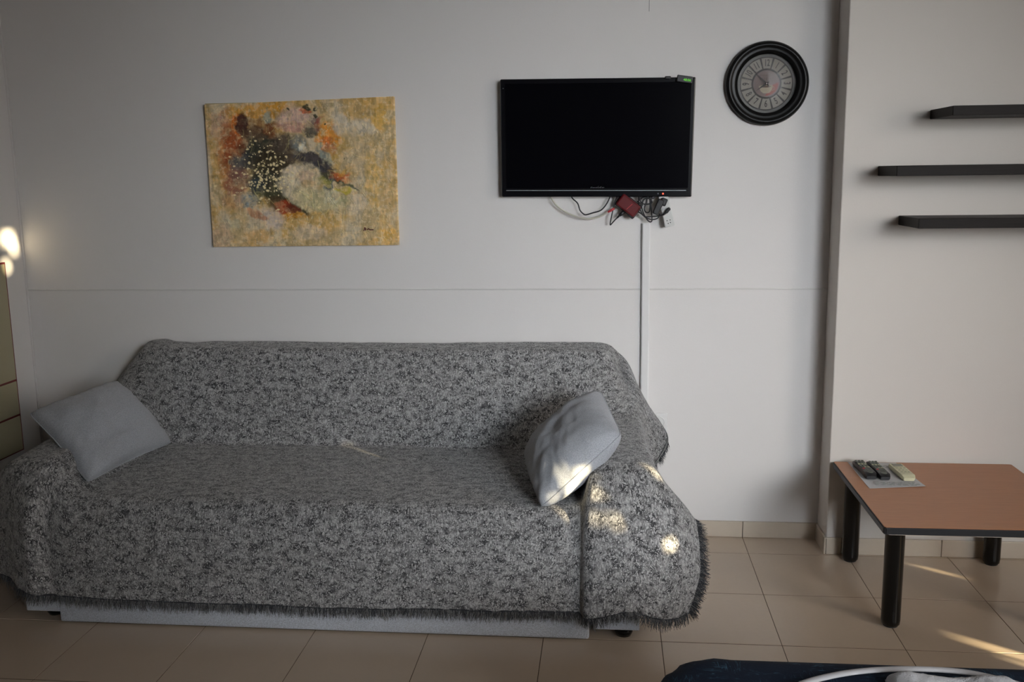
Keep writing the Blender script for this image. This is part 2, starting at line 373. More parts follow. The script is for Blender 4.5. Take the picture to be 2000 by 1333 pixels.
# ------------------------------------------------------------ throw
def std(x, hz=.105, hy=2.918):
    return [(x, 3.86, .62), (x, 3.845, .825), (x, 3.74, .815), (x, 3.675, .62), (x, 3.625, .437), (x, 3.3, .436), (x, 3.005, .43), (x, 2.93, .30), (x, hy, hz)]
C = [
 # left edge, outer side of the left arm
 [(-2.20, 3.87, .50), (-2.20, 3.86, .50), (-2.22, 3.85, .47), (-2.25, 3.76, .42), (-2.30, 3.6, .33), (-2.33, 3.3, .27), (-2.32, 3.10, .22), (-2.28, 3.04, .18), (-2.20, 3.02, .150)],
 [(-2.09, 3.87, .62), (-2.08, 3.86, .66), (-2.09, 3.83, .63), (-2.10, 3.78, .57), (-2.11, 3.6, .52), (-2.12, 3.3, .50), (-2.12, 3.06, .48), (-2.09, 3.0, .33), (-2.06, 2.985, .145)],
 [(-1.975, 3.87, .66), (-1.97, 3.85, .775), (-1.975, 3.78, .745), (-2.005, 3.72, .65), (-2.02, 3.62, .562), (-2.02, 3.3, .558), (-2.015, 3.03, .545), (-1.995, 2.94, .37), (-1.975, 2.90, .140)],
 [(-1.93, 3.87, .66), (-1.915, 3.85, .825), (-1.905, 3.76, .805), (-1.90, 3.69, .66), (-1.90, 3.63, .568), (-1.90, 3.3, .562), (-1.905, 3.02, .55), (-1.925, 2.905, .37), (-1.915, 2.880, .125)],
 [(-1.86, 3.87, .66), (-1.85, 3.85, .832), (-1.85, 3.745, .818), (-1.85, 3.68, .64), (-1.855, 3.62, .53), (-1.855, 3.3, .53), (-1.872, 3.02, .505), (-1.888, 2.953, .33), (-1.875, 2.922, .113)],
 std(-1.78, .108), std(-1.4, .102), std(-.95, .100), std(-.5, .105), std(-.17, .110),
 [(-.09, 3.86, .62), (-.09, 3.845, .825), (-.09, 3.74, .815), (-.085, 3.675, .63), (-.08, 3.62, .45), (-.08, 3.3, .445), (-.085, 3.0, .438), (-.09, 2.935, .32), (-.09, 2.922, .110)],
 [(-.04, 3.86, .62), (-.035, 3.845, .825), (-.035, 3.75, .812), (-.035, 3.69, .655), (-.04, 3.61, .555), (-.045, 3.3, .558), (-.045, 3.04, .550), (-.058, 2.905, .38), (-.062, 2.885, .103)],
 [(.0, 3.87, .62), (.0, 3.85, .815), (.015, 3.775, .775), (.03, 3.70, .655), (.035, 3.61, .572), (.035, 3.3, .572), (.03, 3.035, .560), (.02, 2.895, .38), (.02, 2.872, .128)],
 [(.05, 3.88, .62), (.045, 3.87, .77), (.045, 3.85, .73), (.070, 3.80, .64), (.105, 3.61, .575), (.110, 3.3, .572), (.110, 3.035, .555), (.105, 2.905, .37), (.08, 2.88, .138)],
 [(.09, 3.88, .60), (.075, 3.865, .735), (.085, 3.815, .705), (.128, 3.80, .60), (.128, 3.61, .560), (.132, 3.3, .560), (.165, 3.02, .530), (.175, 2.925, .34), (.145, 2.90, .105)],
 [(.12, 3.885, .53), (.125, 3.878, .62), (.145, 3.845, .585), (.190, 3.79, .50), (.148, 3.62, .43), (.145, 3.3, .42), (.225, 3.05, .455), (.250, 2.96, .30), (.213, 2.92, .095)],
 [(.14, 3.885, .48), (.160, 3.885, .555), (.190, 3.87, .52), (.236, 3.75, .455), (.165, 3.6, .36), (.150, 3.3, .33), (.285, 3.08, .370), (.297, 3.0, .25), (.258, 2.95, .105)],
]
C = np.array(C)
def pchip_axis(A, n, starts):
    """monotone cubic interpolation along axis 0"""
    k = A.shape[0]; d = np.diff(A, axis=0); m = np.zeros_like(A)
    a, b = d[:-1], d[1:]; ok = (a*b) > 0
    m[1:-1] = np.where(ok, 2*a*b/np.where(ok, a+b, 1), 0); m[0] = d[0]; m[-1] = d[-1]
    out = []
    for i in range(k-1):
        for t in np.linspace(0, 1, starts[i], endpoint=False):
            out.append((2*t**3-3*t**2+1)*A[i]+(t**3-2*t**2+t)*m[i]+(-2*t**3+3*t**2)*A[i+1]+(t**3-t**2)*m[i+1])
    out.append(A[-1]); return np.array(out)
su = [max(6, int(np.linalg.norm(C[i+1, 6]-C[i, 6])/.009)) for i in range(len(C)-1)]
sv = [max(6, int(np.linalg.norm(C[7, j+1]-C[7, j])/.009)) for j in range(C.shape[1]-1)]
A = pchip_axis(C, 0, su); A = pchip_axis(A.transpose(1, 0, 2), 0, sv).transpose(1, 0, 2)   # (nu, nv, 3)
# relax a little so that the creases roll
for _ in range(7):
    B = A.copy(); B[1:-1, 1:-1] = .5*A[1:-1, 1:-1]+.125*(A[2:, 1:-1]+A[:-2, 1:-1]+A[1:-1, 2:]+A[1:-1, :-2])
    B[1:-1, 0] = .5*A[1:-1, 0]+.25*(A[2:, 0]+A[:-2, 0]); B[1:-1, -1] = .5*A[1:-1, -1]+.25*(A[2:, -1]+A[:-2, -1])
    A = B
nu, nv = A.shape[:2]
us = np.zeros(nu); us[1:] = np.cumsum(np.linalg.norm(np.diff(A[:, int(nv*.8)], axis=0), axis=1))
vs = np.zeros(nv); vs[1:] = np.cumsum(np.linalg.norm(np.diff(A[nu//2], axis=0), axis=1))
U, V = np.meshgrid(us, vs, indexing='ij')
du = np.gradient(A, axis=0); dv = np.gradient(A, axis=1); N = np.cross(du, dv); N /= np.linalg.norm(N, axis=2, keepdims=True)+1e-9
if N[nu//2, int(nv*.6), 2] < 0: N = -N
hemf = np.clip((V-(vs[-1]-.32))/.32, 0, 1)
wr = (fbm(U*5, V*5, 3)-.35)*.012 + (fbm(U*16, V*12, 9)-.4)*.004
wr += hemf*(fbm(U*9, V*1.5, 21)-.35)*.018          # upright folds towards the hem
topw = np.exp(-((V-.25)/.09)**2); A[:, :, 2] += topw*(fbm(U*1.6, V*0+.3, 5, 2)-.45)*.03
A = A+N*np.clip(wr, -.001, None)[:, :, None]
A[:, :, 1] = np.minimum(A[:, :, 1], 3.879)
verts = A.reshape(-1, 3); idx = np.arange(nu*nv).reshape(nu, nv)
faces = np.stack([idx[:-1, :-1], idx[1:, :-1], idx[1:, 1:], idx[:-1, 1:]], -1).reshape(-1, 4)
me = bpy.data.meshes.new('throw'); me.from_pydata(verts.tolist(), [], faces.tolist())
uvl = me.uv_layers.new(name='uv'); vi = np.empty(len(me.loops), int); me.loops.foreach_get('vertex_index', vi)
UV = np.stack([U.reshape(-1), V.reshape(-1)], 1)[vi]; uvl.data.foreach_set('uv', UV.reshape(-1).astype(np.float32))
TL = (-.93, 3.3, .45)
throw = thing('sofa_throw', TL, 'black and light grey mottled woven throw with fringe covering the sofa', 'throw')
cl = link('cloth', me, M['throw'], throw, True)
md = cl.modifiers.new('thick', 'SOLIDIFY'); md.thickness = .003; md.offset = -1
# rolled seam line along the hems and fringe strands
def strands(edge, outdir, n, length, seed, droop=1.0):
    r = random.Random(seed); vs_, fs_ = [], []
    L = np.zeros(len(edge)); L[1:] = np.cumsum(np.linalg.norm(np.diff(edge, axis=0), axis=1))
    for k in range(n):
        s = r.random()*L[-1]; i = min(int(np.searchsorted(L, s)), len(edge)-1); i = max(i, 1)
        f = (s-L[i-1])/(L[i]-L[i-1]+1e-9); p = Vector(edge[i-1]*(1-f)+edge[i]*f); o = Vector(outdir(s/L[-1]))
        tang = Vector(edge[i]-edge[i-1]).normalized(); ln = length*r.uniform(.4, 1.25)
        d = (o+tang*r.gauss(0, .45)+Vector((r.gauss(0, .12), r.gauss(0, .2), r.gauss(0, .12)))).normalized()
        w_ = r.uniform(.0007, .0013); side = tang*w_; th = Vector((0, w_, 0)) if abs(tang.y) < .7 else Vector((w_, 0, 0)); base = len(vs_)
        p = p-o*.006+Vector((0, -.0015, 0))
        for q, (t, ww) in enumerate(((0, 1), (.5, .9), (1, .45))):
            c = p+d*ln*t+Vector((0, 0, -ln*.18*t*t*droop))
            vs_ += [c-side*ww, c+side*ww, c-th*ww]
        for q in range(2):
            a = base+q*3
            for e in range(3): fs_.append((a+e, a+(e+1) % 3, a+3+(e+1) % 3, a+3+e))
        fs_.append((base+6, base+7, base+8))
    return vs_, fs_
def fringe(name, edge, outdir, n, length, seed, m):
    v, f = strands(edge, outdir, n, length, seed); me = bpy.data.meshes.new(name); me.from_pydata([tuple(x) for x in v], [], f)
    return tag(link(name, me, m, throw), kind='stuff')
front = A[:, -1, :]; right = A[-1, :, :]; left = A[0, :, :]
k0 = int(len(right)*.62); rear, side = right[:k0], right[k0:]
fringe('fringe', front, lambda s: (0, -.15, -1), 2500, .030, 1, M['fringe'])
fringe('fringe', front, lambda s: (0, -.25, -1), 2300, .034, 2, M['fringe_light'])
fringe('fringe', side, lambda s: (.7, -.05, -.45), 1700, .034, 3, M['fringe'])
fringe('fringe', side, lambda s: (.7, -.1, -.5), 600, .032, 4, M['fringe_light'])
fringe('fringe', rear, lambda s: (.15, -.1, -1), 1200, .030, 6, M['fringe'])
fringe('fringe', left, lambda s: (-.3, 0, -.9), 1200, .034, 5, M['fringe'])
for e in (front, right, left):
    tube('hem', [tuple(p) for p in e[::3]]+[tuple(e[-1])], .0042, M['fringe'] if e is not right else M['fringe_light'], throw, n=1, seg=5)

# ------------------------------------------------------------ pillows
def cushion(name, q, bulge, label, seed, pinch=.10, nseg=44, sag=None, thin=.35):
    """q: four corners in order; front face bulges along the quad's normal"""
    q = [Vector(p) for p in q]; c = sum(q, Vector())/4
    n = (q[2]-q[0]).cross(q[3]-q[1]).normalized()
    if n.y > 0: n = -n
    root = thing(name, c, label, 'pillow', None)
    g = np.linspace(-1, 1, nseg); Ug, Vg = np.meshgrid(g, g, indexing='ij')
    pu = Ug*(1-pinch*(1-Vg**2)*np.abs(Ug)**1.5); pv = Vg*(1-pinch*(1-Ug**2)*np.abs(Vg)**1.5)
    rc = 1-.045*(Ug*Ug*Vg*Vg)**3; pu = pu*rc; pv = pv*rc
    P_ = [np.array(v) for v in q]
    a, b = (pu+1)/2, (pv+1)/2
    base = ((1-a)*(1-b))[..., None]*P_[0]+(a*(1-b))[..., None]*P_[1]+(a*b)[..., None]*P_[2]+((1-a)*b)[..., None]*P_[3]
    h = (np.clip(1-Ug**2, 0, 1)*np.clip(1-Vg**2, 0, 1))**.42
    edge = np.exp(-(1-np.maximum(abs(Ug), abs(Vg)))*6)
    ang = np.arctan2(Vg, Ug)
    wrk = (np.sin(ang*26+fbm(Ug*3+9, Vg*3+9, seed)*9)*.5)*edge*.010*np.clip(h*3, 0, 1)+(fbm(Ug*2.6+7, Vg*2.6+7, seed+4, 3)-.45)*.036*h
    nn = np.array(n)
    top = base+nn*((h*bulge+wrk)[..., None]); bot = base-nn*((h*bulge*thin)[..., None])
    i1 = np.arange(nseg*nseg).reshape(nseg, nseg); i2 = i1+nseg*nseg
    vv = np.concatenate([top.reshape(-1, 3), bot.reshape(-1, 3)])
    i2 = i2.copy(); i2[0, :] = i1[0, :]; i2[-1, :] = i1[-1, :]; i2[:, 0] = i1[:, 0]; i2[:, -1] = i1[:, -1]
    f = []
    for I, fl_ in ((i1, 0), (i2, 1)):
        for x in range(nseg-1):
            for y in range(nseg-1):
                t = (I[x, y], I[x+1, y], I[x+1, y+1], I[x, y+1]); f.append(t[::-1] if fl_ else t)
    me = bpy.data.meshes.new('cover'); me.from_pydata(vv.tolist(), [], [tuple(int(k) for k in t) for t in f])
    b_ = bmesh.new(); b_.from_mesh(me); bmesh.ops.delete(b_, geom=[v for v in b_.verts if not v.link_faces], context='VERTS')
    bmesh.ops.recalc_face_normals(b_, faces=b_.faces[:]); b_.to_mesh(me); b_.free()
    link('cover', me, M['pillow'], root, True)
    rim = [base[x, 0] for x in range(nseg)]+[base[-1, y] for y in range(1, nseg)]+[base[x, -1] for x in range(nseg-2, -1, -1)]+[base[0, y] for y in range(nseg-2, -1, -1)]
    tube('seam', [tuple(p) for p in rim], .0022, M['pillow'], root, n=1, seg=6)
    return root
cushion('pillow', [(-1.945, 3.59, .712), (-1.715, 3.56, .466), (-1.79, 3.05, .462), (-2.095, 3.22, .668)], .095, 'grey melange pillow leaning on the left arm of the sofa', 2, thin=.3, pinch=.075)
cushion('pillow', [(-.024, 3.47, .715), (-.300, 3.40, .478), (-.212, 2.935, .447), (.048, 3.06, .662)], .105, 'grey melange pillow tilted against the right arm of the sofa', 11, thin=.85, pinch=.02)

# ------------------------------------------------------------ painting
def painting():
    x0, x1, z0, z1 = -1.628, -.849, 1.218, 1.800; nx, nz = 520, 390
    root = thing('canvas_painting', (-1.238, D, 1.5), 'abstract painting in ochre, rust and dark green on unframed canvas', 'painting')
    box('stretcher', (x0+.003, D-.022, z0+.003), (x1-.003, D-.0005, z1-.003), mat('canvas_edge', (.45, .36, .2), .8), root)
    # paint layer: dense relief mesh, colour mixed procedurally
    s = np.linspace(0, 1, nx); t = np.linspace(0, 1, nz); Sx, T = np.meshgrid(s, t, indexing='ij')
    X = 115+Sx*1445; Y = 150+T*1105
    def L(c, g=2.0): return np.minimum(np.array(lin(c))*g, .95)
    n1 = fbm(Sx*7, T*6, 1, 5); n2 = fbm(Sx*14, T*5, 2, 5); n3 = fbm(Sx*40, T*30, 3, 3); n4 = fbm(Sx*5+3, T*9, 8, 5)
    def lerp(c, k, o): o = np.clip(o, 0, 1)[..., None]; return c*(1-o)+np.array(k)*o
    c = np.zeros((nx, nz, 3))+L((154, 134, 98))
    c = lerp(c, L((164, 130, 66)), np.clip((n1-.47)*5, 0, .6)); c = lerp(c, L((164, 152, 130)), np.clip((.50-n2)*5, 0, .8)); c = lerp(c, L((162, 130, 74)), np.clip((n4-.56)*5, 0, .65))
    wx = (fbm(Sx*9, T*9, 30, 4)-.5)*120; wy = (fbm(Sx*9, T*9, 40, 4)-.5)*120
    wx2 = (fbm(Sx*34, T*30, 50, 4)-.5)*62; wy2 = (fbm(Sx*34, T*30, 60, 4)-.5)*62
    def blob(c, x, y, rx, ry, rot, k, op=1, soft=.35, warp=.45, g=2.0):
        a = R(rot); dx = X+wx*warp+wx2-x; dy = Y+wy*warp+wy2-y
        u_ = (dx*cos(a)+dy*sin(a))/rx; v_ = (-dx*sin(a)+dy*cos(a))/ry
        d = np.sqrt(u_*u_+v_*v_); return lerp(c, L(k, g), op*np.clip((1+soft-d)/(2*soft), 0, 1))
    BL = [
     (215, 330, 80, 120, 0, (150, 125, 115), .6), (270, 250, 35, 70, 0, (125, 90, 85), .6),
     (300, 500, 110, 230, 8, (150, 92, 52), .8), (330, 540, 80, 190, -5, (128, 62, 30), .85), (265, 740, 70, 110, 0, (150, 105, 60), .6), (320, 760, 90, 110, 20, (118, 62, 52), .7),
     (300, 900, 90, 80, 0, (140, 100, 75), .5), (520, 210, 260, 60, -3, (168, 118, 30), .8), (380, 320, 45, 90, 0, (165, 88, 28), .8), (560, 340, 150, 70, 10, (110, 72, 22), .8),
     (410, 330, 48, 100, 5, (52, 28, 26), .95), (500, 400, 100, 70, 0, (66, 46, 34), .85), (620, 380, 60, 90, 0, (98, 52, 28), .7), (600, 262, 36, 52, 10, (112, 120, 112), .85),
     (700, 370, 50, 60, 0, (140, 105, 40), .7), (790, 290, 115, 95, 0, (165, 140, 130), .85), (780, 350, 110, 40, 5, (150, 100, 80), .5),
     (560, 540, 190, 120, 10, (38, 40, 34), .97), (460, 600, 150, 70, 0, (44, 46, 46), .9), (345, 600, 60, 65, 0, (78, 78, 76), .8), (720, 520, 130, 110, 10, (62, 52, 44), .9),
     (590, 650, 150, 150, 0, (44, 36, 22), .95), (560, 760, 150, 100, 10, (46, 44, 34), .95), (480, 790, 90, 50, 15, (42, 50, 52), .9), (340, 690, 70, 70, 0, (98, 80, 72), .6),
     (640, 850, 120, 55, 15, (52, 52, 34), .95), (500, 870, 50, 50, 0, (70, 72, 44), .8), (770, 930, 130, 42, 38, (44, 42, 26), .97), (650, 920, 80, 50, 20, (60, 42, 22), .85),
     (690, 960, 60, 55, 0, (128, 46, 18), .9), (760, 970, 60, 30, 20, (96, 34, 14), .8), (740, 1022, 120, 26, 3, (160, 108, 18), .85),
     (430, 905, 75, 62, -35, (94, 102, 104), .85), (425, 900, 30, 40, 20, (140, 146, 146), .6),
     (940, 345, 62, 62, 0, (98, 80, 74), .85), (905, 395, 60, 40, 20, (64, 62, 52), .8), (890, 250, 40, 18, 15, (160, 72, 28), .8), (985, 320, 22, 50, 30, (120, 50, 36), .7),
     (1050, 420, 95, 85, 0, (178, 116, 34), .85), (1030, 460, 60, 30, 0, (172, 84, 34), .6), (1060, 520, 50, 45, 20, (150, 90, 70), .8), (1080, 620, 60, 120, -15, (160, 128, 62), .6),
     (835, 490, 60, 82, -28, (92, 98, 96), .85), (868, 510, 26, 62, -25, (182, 178, 162), .95), (1040, 590, 45, 66, -35, (140, 142, 124), .8), (1000, 530, 26, 50, -25, (105, 112, 108), .8),
     (950, 600, 175, 48, 24, (46, 42, 46), .95), (1010, 680, 100, 34, 42, (48, 46, 50), .95), (1080, 745, 110, 34, 22, (60, 58, 40), .95), (1180, 800, 85, 17, 22, (64, 64, 44), .92), (1040, 800, 22, 70, 25, (60, 68, 76), .9),
     (1000, 760, 60, 34, 30, (110, 108, 34), .7), (1130, 740, 70, 36, 10, (166, 84, 40), .8), (1140, 840, 80, 26, 5, (158, 142, 42), .8), (1190, 690, 100, 16, -30, (160, 120, 40), .6),
     (830, 770, 150, 150, 20, (176, 164, 140), .97), (800, 660, 105, 36, -5, (178, 164, 142), .95), (860, 880, 110, 90, 30, (164, 152, 118), .9), (1000, 910, 170, 85, 5, (150, 142, 108), .85), (1060, 880, 60, 50, 0, (164, 160, 140), .6),
     (880, 720, 70, 50, 0, (150, 112, 88), .45), (900, 770, 60, 40, 0, (158, 132, 84), .6), (1150, 930, 45, 45, 0, (132, 128, 96), .6),
     (1150, 345, 75, 70, 35, (168, 158, 142), .8), (1330, 370, 80, 60, 30, (166, 156, 140), .75), (1440, 300, 60, 110, 0, (176, 134, 40), .6), (1300, 600, 150, 110, 0, (160, 144, 118), .6), (1380, 760, 60, 200, 0, (176, 140, 62), .6),
     (1480, 1000, 60, 200, 0, (168, 134, 80), .5), (600, 1040, 90, 80, 30, (164, 150, 138), .85), (880, 1150, 120, 60, 0, (164, 150, 130), .7), (190, 1180, 90, 90, 0, (156, 134, 110), .8), (480, 1180, 120, 60, 0, (166, 126, 58), .6), (1500, 1190, 90, 60, 0, (172, 130, 44), .6), (300, 1090, 60, 40, 0, (150, 146, 124), .6), (1250, 950, 70, 60, 0, (168, 152, 128), .7),
     (480, 1010, 80, 30, 20, (150, 96, 62), .7)]
    for b in BL: c = blob(c, *b, soft=.22)
    for (x, y, r_) in ((897, 202, 22), (958, 222, 13), (966, 273, 13), (1040, 342, 8), (765, 195, 12), (1178, 607, 8), (1075, 885, 8)):
        c = blob(c, x, y, r_, r_, 0, (40, 40, 24), .95, .3, 0)
    t1 = fbm(Sx*42, T*34, 91, 4); t2 = fbm(Sx*50, T*26, 92, 4); t3 = fbm(Sx*75, T*55, 93, 3)
    lum = np.clip(c.mean(-1)*3.2, .12, 1)
    c = lerp(c, L((174, 152, 112)), np.clip((t1-.56)*6, 0, .4)*lum); c = c*(1-np.clip((.42-t2)*4, 0, .22))[..., None]
    c = lerp(c, L((178, 164, 134)), np.clip((t3-.62)*8, 0, .4)*lum)
    # brush grain
    grain = fbm(Sx*120, T*22, 71, 3)-.5; grain2 = fbm(Sx*30, T*110, 72, 3)-.5
    c = np.clip(c*(1+grain*.4+grain2*.2+(n3-.5)*.5)[..., None], 0, 1)
    relief = .0012*(fbm(Sx*60, T*40, 80, 4)-.3)+grain*.0012
    r = random.Random(5)
    # cream flecks
    for k in range(230):
        x = r.gauss(560, 110); y = r.gauss(640, 120) if k < 150 else r.gauss(760, 55)
        q = r.choice([3, 4, 4, 5, 7]) if k % 11 else 8
        d = np.hypot((X-x)/(q*r.uniform(.8, 1.6)), (Y-y+wy2*.4)/q); o = np.clip((1.4-d)*1.6, 0, .95); c = lerp(c, L((186, 170, 132)), o); relief += o*.0012
    # scratched ridges
    for k in range(260):
        x = r.uniform(130, 1540); y = r.uniform(170, 1230); ln = r.uniform(14, 55); a = r.gauss(pi/2, .5) if r.random() < .75 else r.gauss(-.9, .3)
        if x > 900 and k % 3 == 0: x = r.gauss(1000, 110); y = r.gauss(900, 60)
        u_ = (X-x)*cos(a)+(Y-y)*sin(a); v_ = -(X-x)*sin(a)+(Y-y)*cos(a)+wy2*.35
        o = np.clip(1-abs(v_)/3.2, 0, 1)*np.clip((ln-abs(u_))/10, 0, 1)
        relief += o*.0014; dk = r.random() < .3
        c = lerp(c, L((92, 74, 42)) if dk else L((196, 172, 110)), o*.32)
    # signature
    for (xa, ya, xb, yb) in ((1300, 1142, 1308, 1118), (1308, 1118, 1314, 1140), (1303, 1132, 1316, 1130), (1326, 1134, 1336, 1128), (1336, 1128, 1344, 1136), (1344, 1136, 1372, 1135)):
        px, py = xb-xa, yb-ya; ll = px*px+py*py; tt = np.clip(((X-xa)*px+(Y-ya)*py)/ll, 0, 1)
        d = np.hypot(X-xa-tt*px, Y-ya-tt*py); c = lerp(c, L((70, 25, 20), 1.6), np.clip(4.5-d, 0, 1))
    relief = np.clip(relief, -.001, .005); relief[0] = relief[-1] = 0; relief[:, 0] = relief[:, -1] = 0
    # slight keystone: the canvas hangs tilted, the top right corner highest
    zt = z1-.008+.017*Sx; zz = z0+(1-T)*(zt-z0)+.003*Sx*T; xx = x0+Sx*(x1-x0); yy = np.full_like(xx, D-.024)-relief
    v = np.stack([xx, yy, zz], -1).reshape(-1, 3); ix = np.arange(nx*nz).reshape(nx, nz)
    f = np.stack([ix[:-1, :-1], ix[:-1, 1:], ix[1:, 1:], ix[1:, :-1]], -1).reshape(-1, 4)
    # wrapped edges
    vl = v.tolist(); fl_ = f.tolist(); ring = list(ix[:, 0])+list(ix[-1, 1:])+list(ix[-2::-1, -1])+list(ix[0, -2:0:-1]); st = len(vl)
    for i in ring: vl.append([v[i][0], D-.0005, v[i][2]])
    m_ = len(ring)
    for k in range(m_): fl_.append([int(ring[k]), int(ring[(k+1) % m_]), st+(k+1) % m_, st+k])
    me = bpy.data.meshes.new('canvas'); me.from_pydata(vl, [], fl_)
    ca = me.color_attributes.new('paint', 'FLOAT_COLOR', 'POINT'); cc = np.ones((len(vl), 4), np.float32); cc[:nx*nz, :3] = c.reshape(-1, 3); cc[nx*nz:, :3] = c.reshape(-1, 3)[ring]
    ca.data.foreach_set('color', cc.reshape(-1))
    pm = mat('impasto_paint', (.5, .4, .2), .5, spec=.35); g = G(pm); at = g.n('ShaderNodeVertexColor'); at.layer_name = 'paint'; g.base(at.outputs[0])
    g.bump(g.noise(g.coord(scale=(1, 1, .5)), 320, 2), .3, .002)
    link('canvas', me, pm, root, True)
painting()

# ------------------------------------------------------------ television
tv = thing('television', (-.05, D, 1.64), 'black flat television mounted on the back wall', 'television')
YT = 3.85
def tvp(x, z, tilt=0): return x, z
A0 = (-.4205, YT+.0, 1.408); 
bm = bmesh.new(); add_box(bm, (-.420, YT, 1.408), (.3215, YT+.03, 1.860), .004, 2)
for v in bm.verts: # follows the slightly wider top edge
    k = (v.co.z-1.408)/.452; v.co.x += k*.008*(1 if v.co.x > 0 else 0); v.co.z += -(.008)*((v.co.x+.42)/.74)*1.0+.003
link('bezel', bm_mesh('bezel', bm), M['black_gloss'], tv)
bm = bmesh.new(); add_box(bm, (-.402, YT-.0022, 1.442), (.306, YT+.002, 1.843), .001, 1)
for v in bm.verts: k = (v.co.z-1.408)/.452; v.co.x += k*.008*(1 if v.co.x > 0 else 0); v.co.z += -.008*((v.co.x+.42)/.74)+.003
link('screen', bm_mesh('screen', bm), M['screen'], tv)
bm = bmesh.new(); add_box(bm, (-.402, YT-.003, 1.4315), (.300, YT+.001, 1.4340), 0)
for v in bm.verts: v.co.z += -.008*((v.co.x+.42)/.74)+.003
link('trim_strip', bm_mesh('strip', bm), M['silver'], tv)
box('rear_housing', (-.32, YT+.03, 1.46), (.22, YT+.042, 1.80), M['black'], tv, bev=.005)
box('wall_bracket', (-.13, YT+.0425, 1.55), (.05, D-.0005, 1.72), M['black'], tv)
lathe('standby_light', [(0, .0008), (.0026, .0008), (.0028, 0), (0, 0)], M['led'], tv, 14, Matrix.Translation((.2115, YT, 1.4165)) @ Matrix.Rotation(pi/2, 4, 'X'))
lathe('remote_sensor', [(0, .0015), (.003, .0015), (.0032, 0), (0, 0)], M['greytext'], tv, 14, Matrix.Translation((.1925, YT, 1.4168)) @ Matrix.Rotation(pi/2, 4, 'X'))
lathe('corner_mark', [(0, .0015), (.002, .0015), (.002, 0), (0, 0)], M['greytext'], tv, 10, Matrix.Translation((-.409, YT, 1.828)) @ Matrix.Rotation(pi/2, 4, 'X'))
# worn, unreadable lettering on the lower bezel
bm = bmesh.new(); x = -.069
for wdt, hh in ((.006, .005), (.004, .0035), (.0045, .0035), (.004, .0035), (.0045, .004), (.0012, .0085), (.0045, .0035), (.0055, .0055), (.004, .0035), (.0035, .0035)):
    add_box(bm, (x, YT-.0035, 1.4405), (x+wdt*.35, YT-.002, 1.4405+hh)); add_box(bm, (x, YT-.0035, 1.4405+hh-.001), (x+wdt, YT-.002, 1.4405+hh)); x += wdt+.0012
link('lettering', bm_mesh('l', bm), M['greytext'], tv)
# green sticker text on the top right corner
def text(name, body, size, loc, m, parent, rot=(pi/2, 0, 0), extr=.0003, align='CENTER', sx=1):
    cu = bpy.data.curves.new(name, 'FONT'); cu.body = body; cu.size = size; cu.extrude = extr; cu.offset = size*.02; cu.align_x = align; cu.align_y = 'CENTER'
    tmp = bpy.data.objects.new('tmp', cu); col.objects.link(tmp); dg = bpy.context.evaluated_depsgraph_get(); dg.update()
    me = bpy.data.meshes.new_from_object(tmp.evaluated_get(dg)); bpy.data.objects.remove(tmp)
    from mathutils import Euler
    me.transform(Matrix.Translation(loc) @ Euler(rot).to_matrix().to_4x4() @ Matrix.Diagonal((sx, 1, 1, 1)))
    return link(name, me, m, parent)
# small receiver hanging over the TV's top right corner, with green digits
dv_ = thing('clip_on_receiver', (.285, YT, 1.85), 'small black clip-on device with green digits on the television top right corner', 'receiver')
mt = Matrix.Translation((.293, YT-.006, 1.846)) @ Matrix.Rotation(R(9), 4, 'Y')
box('body', (-.036, -.010, -.014), (.024, .004, .0125), M['black'], dv_, bev=.003, mtx=mt)
text('digits', '48:06', .0125, (.296, YT-.0168, 1.8425), M['green'], dv_, rot=(pi/2, R(9), 0), sx=1.05)
box('clip', (.212, YT-.006, 1.848), (.236, YT+.012, 1.8605), M['black'], dv_, bev=.004)

# ------------------------------------------------------------ wiring under the TV
tr = thing('cable_trunking', (.15, D, .3), 'white vertical cable trunking from the television down behind the sofa', 'cable trunking')
box('channel', (.133, D-.014, .069), (.165, D-.0005, 1.300), M['whitegrey'], tr, bev=.0015)
box('cover', (.136, D-.017, .069), (.162, D-.0145, 1.300), M['whitegrey'], tr, bev=.001)
sk = thing('wall_socket', (.235, D, .49), 'white wall socket plate just right of the sofa back, above the throw edge', 'socket')
box('plate', (.176, D-.009, .450), (.244, D-.0005, .526), M['whitegrey'], sk, bev=.003)
lathe('insert', [(.024, .0), (.024, .003), (.020, .003), (.019, -.004), (0, -.004)], M['whitegrey'], sk, 28, Matrix.Translation((.210, D-.0092, .488)) @ Matrix.Rotation(pi/2, 4, 'X'))
YW = 3.868
c1 = tag(tube('antenna_cable', [(-.232, YW+.012, 1.425), (-.222, YW, 1.398), (-.198, YW-.003, 1.369), (-.150, YW-.006, 1.339), (-.088, YW-.006, 1.322), (-.037, YW-.006, 1.328), (.002, YW-.008, 1.349)], .0034, M['coax'], loc=(-.1, YW, 1.36)), 'cream antenna cable looping below the television, with a red plug', 'cable')
c1p = tube('plug', [(-.002, YW-.008, 1.347), (.012, YW-.009, 1.354), (.024, YW-.01, 1.361)], [.0042, .0055, .0048], M['redbright'], c1, n=1, seg=10); c1p['label'] = 'red plug'
tag(tube('cable', [(-.152, YW+.012, 1.42), (-.140, YW, 1.400), (-.121, YW-.006, 1.382), (-.112, YW-.008, 1.356), (-.100, YW-.008, 1.342), (-.088, YW-.008, 1.337), (-.062, YW-.008, 1.344), (-.030, YW-.008, 1.354), (-.008, YW-.008, 1.378), (.006, YW, 1.405), (.010, YW+.01, 1.42)], .0026, M['black'], loc=(-.07, YW, 1.38)), 'thin black cable hanging in a loop under the television centre', 'cable')
